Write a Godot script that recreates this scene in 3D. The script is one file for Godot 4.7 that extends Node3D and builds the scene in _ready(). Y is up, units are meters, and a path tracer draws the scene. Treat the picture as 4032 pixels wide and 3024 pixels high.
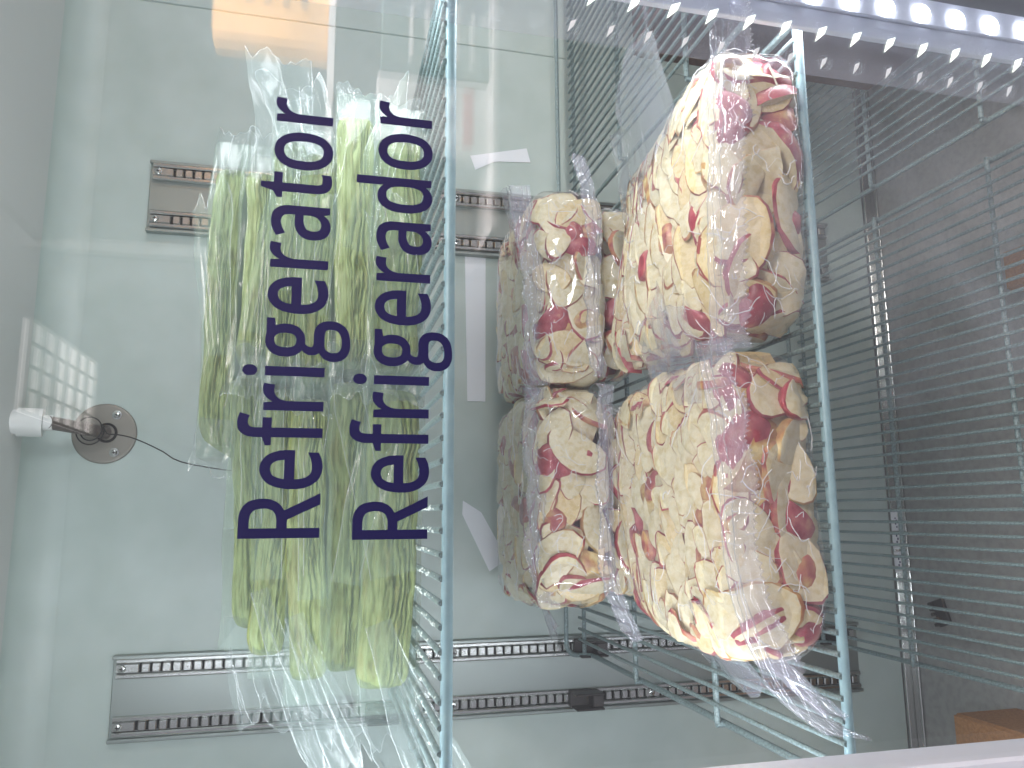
extends Node3D
# Glass-door display refrigerator, photographed with the camera turned on its side.
# World: back wall of the cabinet at z = 0, doors at z = 0.72, camera at the origin's height, y up, metres.

var rng := RandomNumberGenerator.new()
var noise := FastNoiseLite.new()
var ridge := FastNoiseLite.new()
var M := {}
var taken := {}

const SHELF_FRONT := 0.6216
const SHELF_BACK := 0.03
const SHELF_TOP := -0.0837
const SHELF_MID := -0.3794
const SHELF_LOW := -0.7755
const GLASS := 0.72

func _ready() -> void:
	rng.seed = 20471
	noise.seed = 5; noise.frequency = 1.0; noise.fractal_octaves = 3
	ridge.seed = 9; ridge.frequency = 1.0; ridge.fractal_type = FastNoiseLite.FRACTAL_RIDGED; ridge.fractal_octaves = 2
	camera_and_light()
	make_materials()
	cabinet()
	standards()
	shelves()
	wall_fittings()
	leaf_bags()
	potato_bags()
	cartons()
	door()
	led_lights()
	store_behind()

# ---------------------------------------------------------------- camera and light
func camera_and_light() -> void:
	var cam := Camera3D.new()
	cam.name = "camera"
	cam.fov = 52.79
	cam.near = 0.02
	cam.far = 30.0
	cam.basis = Basis(Vector3.UP, deg_to_rad(-9.82)) * Basis(Vector3.RIGHT, deg_to_rad(-13.67)) * Basis(Vector3.BACK, deg_to_rad(1.97 - 90.0))
	cam.position = Vector3(0, 0, 1.1432)
	cam.current = true
	add_child(cam)
	var env := Environment.new()
	env.background_mode = Environment.BG_COLOR
	env.background_color = Color(0.57, 0.565, 0.595)
	env.tonemap_mode = Environment.TONE_MAPPER_LINEAR
	env.tonemap_exposure = 1.02
	env.sdfgi_enabled = true
	env.ssao_enabled = true
	env.ssil_enabled = true
	var w := WorldEnvironment.new()
	w.name = "world"
	w.environment = env
	add_child(w)

# ---------------------------------------------------------------- materials
func noise_tex(freq: float, cols: Array, offs: Array, size := 512, kind := FastNoiseLite.TYPE_SIMPLEX_SMOOTH, oct := 4, sd := 1) -> NoiseTexture2D:
	var n := FastNoiseLite.new()
	n.seed = sd; n.noise_type = kind; n.frequency = freq; n.fractal_octaves = oct
	var t := NoiseTexture2D.new()
	t.width = size; t.height = size; t.seamless = true; t.noise = n
	var g := Gradient.new()
	g.offsets = PackedFloat32Array(offs)
	g.colors = PackedColorArray(cols)
	t.color_ramp = g
	return t

func normal_tex(freq: float, strength: float, kind := FastNoiseLite.TYPE_SIMPLEX_SMOOTH, oct := 3, sd := 1, ridged := false) -> NoiseTexture2D:
	var n := FastNoiseLite.new()
	n.seed = sd; n.noise_type = kind; n.frequency = freq; n.fractal_octaves = oct
	if ridged: n.fractal_type = FastNoiseLite.FRACTAL_RIDGED
	var t := NoiseTexture2D.new()
	t.width = 512; t.height = 512; t.seamless = true; t.noise = n
	t.as_normal_map = true; t.bump_strength = strength
	return t

func mat(key: String, c: Color, rough := 0.5, metal := 0.0, tex: Texture2D = null, scale := 1.0) -> StandardMaterial3D:
	var m := StandardMaterial3D.new()
	m.resource_name = key
	m.albedo_color = c; m.roughness = rough; m.metallic = metal
	m.cull_mode = BaseMaterial3D.CULL_DISABLED
	if tex:
		m.albedo_texture = tex
		m.uv1_triplanar = true
		m.uv1_scale = Vector3.ONE * scale
	M[key] = m
	return m

func bump(m: StandardMaterial3D, t: Texture2D, s: float, scale := -1.0) -> void:
	m.normal_enabled = true
	m.normal_texture = t
	m.normal_scale = s
	m.uv1_triplanar = true
	if scale > 0: m.uv1_scale = Vector3.ONE * scale

func film(key: String, c: Color, rough: float, nt: Texture2D, ns: float, sc: float) -> void:
	var m := mat(key, c, rough)
	m.transparency = BaseMaterial3D.TRANSPARENCY_ALPHA

func make_materials() -> void:
	var W := Color(1, 1, 1)
	mat("wall", Color(0.745, 0.80, 0.785), 0.42, 0.0, noise_tex(0.012, [Color(0.93, 0.94, 0.93), W], [0.0, 1.0]), 1.5)
	mat("ceiling", Color(0.80, 0.81, 0.80), 0.6)
	mat("floor", Color(0.63, 0.63, 0.625), 0.5, 0.2, noise_tex(0.03, [Color(0.92, 0.92, 0.92), Color(0.97, 0.97, 0.97), W], [0.2, 0.5, 0.8], 512, FastNoiseLite.TYPE_SIMPLEX_SMOOTH, 6), 4.0)
	var st := mat("steel", Color(0.74, 0.75, 0.74), 0.24, 1.0)
	st.clearcoat_enabled = false
	mat("brushed", Color(0.60, 0.635, 0.62), 0.40, 0.9)
	bump(M.brushed, normal_tex(0.2, 4.0), 0.12, 18.0)
	mat("flange", Color(0.56, 0.55, 0.52), 0.5, 0.6)
	mat("dark_hole", Color(0.06, 0.06, 0.06), 0.8)
	mat("rail_wire", Color(0.60, 0.73, 0.76), 0.36, 0.0, noise_tex(0.02, [Color(0.93, 0.94, 0.95), W], [0.3, 0.7]), 5.0)
	mat("shelf_wire", Color(0.53, 0.61, 0.62), 0.4, 0.0, noise_tex(0.05, [Color(0.75, 0.75, 0.73), W], [0.25, 0.6]), 12.0)
	mat("frost", Color(0.86, 0.90, 0.88), 0.7)
	mat("clip", Color(0.30, 0.29, 0.29), 0.45, 0.7)
	mat("paper", Color(0.90, 0.92, 0.94), 0.8)
	mat("ink", Color(0.12, 0.13, 0.35), 0.7)
	mat("letter", Color(0.07, 0.04, 0.30), 0.45)
	mat("white_plastic", Color(0.88, 0.89, 0.88), 0.4)
	mat("pipe", Color(0.45, 0.42, 0.40), 0.5, 0.0, noise_tex(0.05, [Color(0.7, 0.68, 0.66), W], [0.2, 0.8]), 8.0)
	mat("cable", Color(0.05, 0.05, 0.05), 0.5)
	mat("frame", Color(0.90, 0.91, 0.95), 0.35)
	mat("frame_grey", Color(0.55, 0.56, 0.60), 0.4)
	mat("aluminium", Color(0.70, 0.72, 0.76), 0.35, 0.8)
	mat("gasket", Color(0.20, 0.20, 0.22), 0.6)
	mat("card", Color(0.66, 0.47, 0.28), 0.85, 0.0, noise_tex(0.05, [Color(0.86, 0.84, 0.80), W], [0.2, 0.8]), 6.0)
	mat("card_dark", Color(0.40, 0.29, 0.25), 0.85, 0.0, noise_tex(0.05, [Color(0.82, 0.80, 0.78), W], [0.2, 0.8]), 6.0)
	mat("box_orange", Color(0.90, 0.68, 0.40), 0.7)
	mat("box_green", Color(0.28, 0.36, 0.36), 0.7)
	mat("box_white", Color(0.86, 0.84, 0.85), 0.7)
	mat("box_red", Color(0.80, 0.25, 0.30), 0.7)
	mat("print", Color(0.30, 0.22, 0.25), 0.8)
	# potato
	mat("flesh", Color(0.875, 0.845, 0.745), 0.38, 0.0, noise_tex(0.02, [Color(0.93, 0.89, 0.78), W, Color(1.0, 0.97, 0.88)], [0.2, 0.6, 0.9]), 9.0)
	mat("flesh_warm", Color(0.875, 0.81, 0.66), 0.36, 0.0, M.flesh.albedo_texture, 11.0)
	var kinds := [
		[[Color(0.56, 0.19, 0.25), Color(0.66, 0.28, 0.33), Color(0.71, 0.38, 0.40), Color(0.80, 0.58, 0.48)], [0.2, 0.46, 0.64, 0.88]],
		[[Color(0.60, 0.27, 0.29), Color(0.69, 0.38, 0.37), Color(0.76, 0.52, 0.40), Color(0.82, 0.68, 0.47)], [0.25, 0.48, 0.60, 0.80]],
		[[Color(0.64, 0.42, 0.31), Color(0.74, 0.56, 0.37), Color(0.81, 0.69, 0.46), Color(0.87, 0.80, 0.60)], [0.2, 0.42, 0.56, 0.75]]]
	for k in 3:
		mat("skin%d" % k, W, 0.36, 0.0, noise_tex(0.012, kinds[k][0], kinds[k][1], 512, FastNoiseLite.TYPE_SIMPLEX_SMOOTH, 4, 3 + k), 7.0)
	mat("gap_shade", Color(0.46, 0.25, 0.22), 0.5)  # filler colour darkened to stand for shade between the slices
	# leaf
	for k in 3:
		var base: Color = [Color(0.50, 0.555, 0.345), Color(0.45, 0.505, 0.295), Color(0.55, 0.605, 0.395)][k]
		var m := mat("leaf%d" % k, base, 0.62, 0.0, noise_tex(0.03, [Color(0.66, 0.64, 0.42), Color(0.86, 0.86, 0.72), W], [0.18, 0.36, 0.62], 512, FastNoiseLite.TYPE_SIMPLEX_SMOOTH, 5, 20 + k), 1.0)
		m.uv1_scale = Vector3(2.0, 9.0, 9.0)
		m.vertex_color_use_as_albedo = true
	# film
	var crinkle := normal_tex(0.014, 9.0, FastNoiseLite.TYPE_SIMPLEX_SMOOTH, 4, 41, true)
	film("bag_film", Color(0.82, 0.80, 0.87, 0.055), 0.05, crinkle, 0.55, 6.0)
	film("flap_film", Color(0.78, 0.78, 0.85, 0.20), 0.06, crinkle, 0.5, 5.0)
	film("seal_film", Color(0.82, 0.81, 0.88, 0.24), 0.05, crinkle, 0.4, 8.0)
	film("leaf_film", Color(0.62, 0.72, 0.66, 0.12), 0.16, crinkle, 0.5, 4.0)
	film("leaf_tail", Color(0.52, 0.58, 0.57, 0.19), 0.18, crinkle, 0.5, 4.0)
	M.leaf_film.metallic_specular = 0.28
	M.leaf_tail.metallic_specular = 0.28
	film("edge_film", Color(0.85, 0.89, 0.90, 0.16), 0.10, null, 0, 1)
	film("crease", Color(0.98, 0.98, 0.99, 0.65), 0.04, null, 0, 1)  # near-opaque white: highlights on the film put into the crease colour
	film("glass", Color(0.75, 0.80, 0.80, 0.012), 0.0, null, 0, 1)
	film("glint_strip", Color(0.85, 0.88, 0.95, 0.10), 0.05, null, 0, 1)

# ---------------------------------------------------------------- helpers
func numbered(called: String) -> String:
	if not taken.has(called):
		taken[called] = 0
		return called
	taken[called] += 1
	return "%s_%03d" % [called, taken[called]]

func thing(called: String, label: String, category: String, at := Vector3.ZERO, group := "") -> Node3D:
	var o := Node3D.new()
	o.name = numbered(called)
	o.position = at
	o.set_meta("label", label); o.set_meta("category", category)
	if group: o.set_meta("group", group)
	add_child(o)
	return o

func part(called: String, mesh: Mesh, m: Material, parent: Node = null, at := Vector3.ZERO) -> MeshInstance3D:
	var o := MeshInstance3D.new()
	o.name = called if parent else numbered(called)
	o.mesh = mesh
	if m: o.material_override = m
	o.position = at
	o.cast_shadow = GeometryInstance3D.SHADOW_CASTING_SETTING_ON
	(parent if parent else self).add_child(o, true)
	return o

func tag(o: Node, label: String, category: String, group := "") -> Node:
	o.set_meta("label", label); o.set_meta("category", category)
	if group: o.set_meta("group", group)
	return o

func structure(called: String, mesh: Mesh, m: Material) -> MeshInstance3D:
	var o := part(called, mesh, m)
	o.set_meta("kind", "structure")
	return o

func quad(st: SurfaceTool, a: Vector3, b: Vector3, c: Vector3, d: Vector3) -> void:
	for p in [a, b, c, a, c, d]: st.add_vertex(p)

func begin() -> SurfaceTool:
	var st := SurfaceTool.new()
	st.begin(Mesh.PRIMITIVE_TRIANGLES)
	return st

func finish(st: SurfaceTool, smooth := false) -> ArrayMesh:
	if smooth: st.index()
	st.generate_normals()
	return st.commit()

# box with chamfered edges, from corner lo to hi
func add_box(st: SurfaceTool, lo: Vector3, hi: Vector3, ch := 0.0) -> void:
	st.set_smooth_group(-1)
	if ch <= 0.0:
		var v := func(i: int) -> Vector3: return Vector3(hi.x if i & 1 else lo.x, hi.y if i & 2 else lo.y, hi.z if i & 4 else lo.z)
		for f in [[0, 2, 3, 1], [4, 5, 7, 6], [0, 1, 5, 4], [2, 6, 7, 3], [0, 4, 6, 2], [1, 3, 7, 5]]:
			quad(st, v.call(f[0]), v.call(f[3]), v.call(f[2]), v.call(f[1]))
		return
	var c := (lo + hi) / 2.0
	var e := (hi - lo) / 2.0
	var i := e - Vector3.ONE * minf(ch, minf(e.x, minf(e.y, e.z)) * 0.9)
	for ax in 3:
		var u := (ax + 1) % 3
		var w := (ax + 2) % 3
		for s in [-1.0, 1.0]:
			var pts := []
			for k in [[-1, -1], [1, -1], [1, 1], [-1, 1]]:
				var p := Vector3.ZERO
				p[ax] = s * e[ax]; p[u] = k[0] * i[u]; p[w] = k[1] * i[w]
				pts.append(c + p)
			if s > 0: quad(st, pts[0], pts[3], pts[2], pts[1])
			else: quad(st, pts[0], pts[1], pts[2], pts[3])
		# edges parallel to ax
		for su in [-1.0, 1.0]:
			for sw in [-1.0, 1.0]:
				var q := []
				for t in [-1.0, 1.0]:
					var p1 := Vector3.ZERO
					p1[ax] = t * i[ax]; p1[u] = su * e[u]; p1[w] = sw * i[w]
					var p2 := Vector3.ZERO
					p2[ax] = t * i[ax]; p2[u] = su * i[u]; p2[w] = sw * e[w]
					q.append(c + p1); q.append(c + p2)
				quad(st, q[0], q[1], q[3], q[2])
	for sx in [-1.0, 1.0]:
		for sy in [-1.0, 1.0]:
			for sz in [-1.0, 1.0]:
				st.add_vertex(c + Vector3(sx * e.x, sy * i.y, sz * i.z))
				st.add_vertex(c + Vector3(sx * i.x, sy * e.y, sz * i.z))
				st.add_vertex(c + Vector3(sx * i.x, sy * i.y, sz * e.z))

func box(lo: Vector3, hi: Vector3, ch := 0.0) -> ArrayMesh:
	var st := begin()
	add_box(st, lo, hi, ch)
	return finish(st)

func add_tube(st: SurfaceTool, pts: Array, r: float, sides := 8, cap := true) -> void:
	st.set_smooth_group(0)
	var rings := []
	var up := Vector3(0.31, 0.9, 0.17)
	for k in pts.size():
		var d: Vector3 = (pts[mini(k + 1, pts.size() - 1)] - pts[maxi(k - 1, 0)]).normalized()
		if absf(d.dot(up.normalized())) > 0.95: up = Vector3(0.9, 0.1, 0.4)
		var a := (up - d * up.dot(d)).normalized()
		up = a
		var b := d.cross(a)
		var ring := []
		for s in sides:
			var t := TAU * s / sides
			ring.append(pts[k] + (a * cos(t) + b * sin(t)) * r)
		rings.append(ring)
	for k in pts.size() - 1:
		for s in sides:
			var s2 := (s + 1) % sides
			quad(st, rings[k][s], rings[k][s2], rings[k + 1][s2], rings[k + 1][s])
	if cap:
		st.set_smooth_group(-1)
		for e in [0, pts.size() - 1]:
			for s in range(1, sides - 1):
				var tri := [rings[e][0], rings[e][s], rings[e][s + 1]]
				if e == 0: tri.reverse()
				for p in tri: st.add_vertex(p)
		st.set_smooth_group(0)

func tube(pts: Array, r: float, sides := 8) -> ArrayMesh:
	var st := begin()
	add_tube(st, pts, r, sides)
	return finish(st)

# surface of revolution about the z axis: profile of Vector2(radius, z)
func lathe(profile: Array, sides := 32) -> ArrayMesh:
	var st := begin()
	for k in profile.size() - 1:
		st.set_smooth_group(-1)
		for s in sides:
			var a0 := TAU * s / sides
			var a1 := TAU * (s + 1) / sides
			var p: Vector2 = profile[k]
			var q: Vector2 = profile[k + 1]
			quad(st, Vector3(cos(a0) * p.x, sin(a0) * p.x, p.y), Vector3(cos(a1) * p.x, sin(a1) * p.x, p.y), Vector3(cos(a1) * q.x, sin(a1) * q.x, q.y), Vector3(cos(a0) * q.x, sin(a0) * q.x, q.y))
	return finish(st)

# smooth indexed grid; f(i, j) gives the points
func grid(nu: int, nv: int, f: Callable, wrap_u := false) -> ArrayMesh:
	var vs := PackedVector3Array()
	for j in nv:
		for i in nu: vs.append(f.call(i, j))
	return grid_mesh(vs, nu, nv, wrap_u)

func grid_mesh(vs: PackedVector3Array, nu: int, nv: int, wrap_u: bool) -> ArrayMesh:
	var idx := PackedInt32Array()
	for j in nv - 1:
		for i in (nu if wrap_u else nu - 1):
			var i2 := (i + 1) % nu
			for q in [j * nu + i, j * nu + i2, (j + 1) * nu + i2, j * nu + i, (j + 1) * nu + i2, (j + 1) * nu + i]: idx.append(q)
	return indexed(vs, idx)

func indexed(vs: PackedVector3Array, idx: PackedInt32Array, onto: ArrayMesh = null) -> ArrayMesh:
	var ns := PackedVector3Array()
	ns.resize(vs.size())
	for t in range(0, idx.size(), 3):
		var n := (vs[idx[t + 2]] - vs[idx[t]]).cross(vs[idx[t + 1]] - vs[idx[t]])
		for k in 3: ns[idx[t + k]] += n
	for k in ns.size(): ns[k] = ns[k].normalized() if ns[k].length() > 1e-12 else Vector3.UP
	var a := []
	a.resize(Mesh.ARRAY_MAX)
	a[Mesh.ARRAY_VERTEX] = vs; a[Mesh.ARRAY_NORMAL] = ns; a[Mesh.ARRAY_INDEX] = idx
	var am := onto if onto else ArrayMesh.new()
	am.add_surface_from_arrays(Mesh.PRIMITIVE_TRIANGLES, a)
	return am

# ---------------------------------------------------------------- the cabinet
func cabinet() -> void:
	structure("back_wall", box(Vector3(-0.95, -0.9405, -0.05), Vector3(0.7590, 0.42, 0.0), 0.0008), M.wall)
	structure("back_wall_panel", box(Vector3(0.760, -0.9405, -0.05), Vector3(1.55, 0.42, 0.0), 0.0015), M.wall)
	structure("ceiling", box(Vector3(-0.95, 0.369, 0.001), Vector3(1.55, 0.42, 0.70)), M.ceiling)
	structure("ceiling_cove", grid(12, 2, func(i: int, j: int) -> Vector3:
		var an: float = (i / 11.0) * PI / 2.0
		return Vector3(-0.94 if j == 0 else 1.54, 0.369 - 0.045 * (1.0 - sin(an)) + 0.0, 0.0005 + 0.045 * (1.0 - cos(an)))), M.wall)
	structure("cabinet_floor", box(Vector3(-0.95, -1.0, -0.05), Vector3(1.55, -0.958, 0.74)), M.floor)
	structure("side_wall", box(Vector3(-1.0, -1.0, -0.05), Vector3(-0.951, 0.42, 0.74)), M.wall)
	structure("side_wall", box(Vector3(1.551, -1.0, -0.05), Vector3(1.60, 0.42, 0.74)), M.wall)
	var st := begin()
	add_box(st, Vector3(-0.949, -0.9575, 0.0), Vector3(1.549, -0.9415, 0.006), 0.001)
	add_box(st, Vector3(-0.949, -0.9575, 0.0065), Vector3(1.549, -0.9535, 0.022), 0.001)
	structure("wall_trim", finish(st), M.steel)

# ---------------------------------------------------------------- slotted shelf standards on the back wall
func standards() -> void:
	for k in 2:
		var x0: float = [-0.284, 0.397][k]
		var lab: String = ["stainless wall plate with two slotted rails beside the empty clips", "stainless wall plate with two slotted rails behind the pile of potato bags"][k]
		var t := thing("shelf_standard", lab, "shelf bracket", Vector3(x0, -0.857, 0), "slotted steel standards on the back wall")
		var h := 1.109
		var st := begin()
		add_box(st, Vector3(0, 0, 0.0005), Vector3(0.107, h, 0.004), 0.001)
		add_box(st, Vector3(0, 0, 0.0045), Vector3(0.005, h, 0.012), 0.001)
		add_box(st, Vector3(0.102, 0, 0.0045), Vector3(0.107, h, 0.012), 0.001)
		part("plate", finish(st), M.brushed, t)
		for r in 2:
			var rx: float = [0.0195, 0.0905][r]
			st = begin()
			add_box(st, Vector3(rx - 0.0125, 0.004, 0.0045), Vector3(rx - 0.0065, h - 0.004, 0.013), 0.0015)
			add_box(st, Vector3(rx + 0.0065, 0.004, 0.0045), Vector3(rx + 0.0125, h - 0.004, 0.013), 0.0015)
			var y := h - 0.004
			var first := h - 0.034
			add_box(st, Vector3(rx - 0.006, first + 0.0017, 0.0075), Vector3(rx + 0.006, y, 0.0115), 0.0012)
			while first > 0.02:
				add_box(st, Vector3(rx - 0.006, first - 0.0127 + 0.0012, 0.0078), Vector3(rx + 0.006, first - 0.0012, 0.0118), 0.0014)
				first -= 0.0127
			var rail := part("rail", finish(st), M.steel, t)
			part("slot_backing", box(Vector3(rx - 0.006, 0.006, 0.0045), Vector3(rx + 0.006, h - 0.006, 0.0055)), M.dark_hole, rail)
			for sy in [h - 0.012, h * 0.60, h * 0.33]:
				var sc := part("screw", screw_mesh(0.0050), M.steel, t, Vector3(rx, sy, 0.0115))
				part("cross_slot", cross_mesh(0.0050), M.dark_hole, sc)
	# spring clips in the rails
	var spots := [[-0.193, SHELF_MID - 0.012, "grey steel shelf clip holding the potato shelf's corner"], [-0.265, SHELF_MID - 0.004, "empty grey steel shelf clip in the rail level with the potato shelf"],
		[-0.265, SHELF_TOP - 0.008, "empty grey steel shelf clip in the rail below the leaf bags"], [0.4165, SHELF_MID - 0.012, "grey steel shelf clip behind the potato bags"], [0.4875, SHELF_MID - 0.012, "grey steel shelf clip holding the neighbouring bay's shelf"],
		[-0.193, SHELF_LOW - 0.012, "grey steel shelf clip holding the lowest shelf's corner"], [0.4165, SHELF_LOW - 0.012, "grey steel shelf clip holding the lowest shelf near the brown carton"], [-0.193, SHELF_TOP - 0.012, "grey steel shelf clip under the leaf bags"]]
	for s in spots:
		var st := begin()
		var w := 0.0115
		add_box(st, Vector3(-w, -0.022, 0), Vector3(w, 0.022, 0.004), 0.001)
		add_box(st, Vector3(-w, -0.022, 0.0045), Vector3(-w + 0.003, 0.020, 0.030), 0.001)
		add_box(st, Vector3(w - 0.003, -0.022, 0.0045), Vector3(w, 0.020, 0.030), 0.001)
		add_box(st, Vector3(-w + 0.0035, -0.022, 0.0045), Vector3(w - 0.0035, -0.006, 0.026), 0.001)
		var c := part("shelf_clip", finish(st), M.clip, null, Vector3(s[0], s[1], 0.0135))
		tag(c, s[2], "clip", "spring clips in the rails")

func screw_mesh(r: float) -> ArrayMesh:
	return lathe([Vector2(r, 0), Vector2(r * 0.95, r * 0.25), Vector2(r * 0.7, r * 0.42), Vector2(r * 0.3, r * 0.5), Vector2(0.0001, r * 0.5)], 20)

func cross_mesh(r: float) -> ArrayMesh:
	var st := begin()
	add_box(st, Vector3(-r * 0.5, -r * 0.1, r * 0.45), Vector3(r * 0.5, r * 0.1, r * 0.54))
	add_box(st, Vector3(-r * 0.1, -r * 0.5, r * 0.455), Vector3(r * 0.1, r * 0.5, r * 0.545))
	return finish(st)

# ---------------------------------------------------------------- coated wire shelves
func wire_shelf(x0: float, x1: float, y: float, label: String, first: float) -> Node3D:
	var t := thing("wire_shelf", label, "shelf", Vector3(x0, y, 0), "pale blue coated wire shelves")
	var L := x1 - x0
	var zf := SHELF_FRONT
	part("front_rail", tube([Vector3(0, 0, zf), Vector3(L, 0, zf)], 0.0041, 12), M.rail_wire, t)
	# continuous rod: left side rail, raised back stop, right side rail
	var pts := [Vector3(0, -0.006, zf - 0.003), Vector3(0, -0.011, zf - 0.03), Vector3(0, -0.011, 0.05)]
	for k in 6:
		var a := (k + 1) * PI / 12.0
		pts.append(Vector3(0.0, -0.011 + 0.02 * (1 - cos(a)), 0.05 - 0.02 * sin(a)))
	for k in 5:
		var a := (k + 1) * PI / 10.0
		pts.append(Vector3(0.016 * (1 - cos(a)), 0.010 + 0.016 * sin(a), 0.03))
	var m := pts.duplicate()
	m.reverse()
	for p in m: pts.append(Vector3(L - p.x, p.y, p.z))
	part("side_and_back_rod", tube(pts, 0.0034, 10), M.shelf_wire, t)
	for z in [SHELF_BACK, 0.221, 0.421]:
		part("cross_bar", tube([Vector3(0.002, -0.0012, z), Vector3(L - 0.002, -0.0012, z)], 0.0031, 10), M.shelf_wire, t)
		for e in [0.0, L]:
			if z > 0.1: part("support_stub", tube([Vector3(e, -0.011, z), Vector3(e, 0.0, z)], 0.0028, 8), M.shelf_wire, t)
	var wire := tube([Vector3(0, 0.0047, SHELF_BACK - 0.004), Vector3(0, 0.0047, zf - 0.002), Vector3(0, 0.0040, zf + 0.0018)], 0.0022, 8)
	var x := first - x0
	while x < 0.006: x += 0.0155
	while x < L - 0.004:
		part("wire", wire, M.shelf_wire, t, Vector3(x, 0, 0))
		x += 0.0155
	return t

func shelves() -> void:
	var a := wire_shelf(-0.202, 0.424, SHELF_TOP, "pale blue wire shelf carrying the bags of folded green leaves", 0.1908 - 0.0155 * 26)
	wire_shelf(-0.202, 0.424, SHELF_MID, "pale blue wire shelf carrying the bags of sliced potatoes", -0.0105 - 0.0155 * 14)
	wire_shelf(-0.202, 0.424, SHELF_LOW, "empty pale blue wire shelf just above the grey cabinet floor", -0.2)
	wire_shelf(0.476, 1.10, SHELF_MID, "pale blue wire shelf of the neighbouring bay above the brown carton", 0.48)
	wire_shelf(0.476, 1.10, SHELF_LOW, "pale blue wire shelf of the neighbouring bay under the brown carton", 0.48)
	# frost crumbs clinging to the exposed wires of the top shelf
	var st := begin()
	rng.seed = 77
	for k in 420:
		var n := rng.randi_range(0, 10)
		var wx := 0.1908 - 0.0155 * (12 + n)
		var wz := rng.randf_range(0.47, 0.615)
		var d := Vector3(rng.randf_range(-0.0013, 0.0013), 0.0047 + rng.randf_range(0.0008, 0.0022), 0)
		var s := rng.randf_range(0.0004, 0.0012)
		var c := Vector3(wx, 0, wz) + d
		var o := []
		for q in 6: o.append(c + [Vector3.RIGHT, Vector3.UP, Vector3.BACK, Vector3.LEFT, Vector3.DOWN, Vector3.FORWARD][q] * s * rng.randf_range(0.6, 1.5))
		st.set_smooth_group(-1)
		for f in [[0, 1, 2], [2, 1, 3], [3, 1, 5], [5, 1, 0], [0, 2, 4], [2, 3, 4], [3, 5, 4], [5, 0, 4]]:
			for q in f: st.add_vertex(o[q])
	var fr := part("frost", finish(st), M.frost, a, Vector3(0.202, 0, 0))
	fr.set_meta("kind", "stuff")

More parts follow.
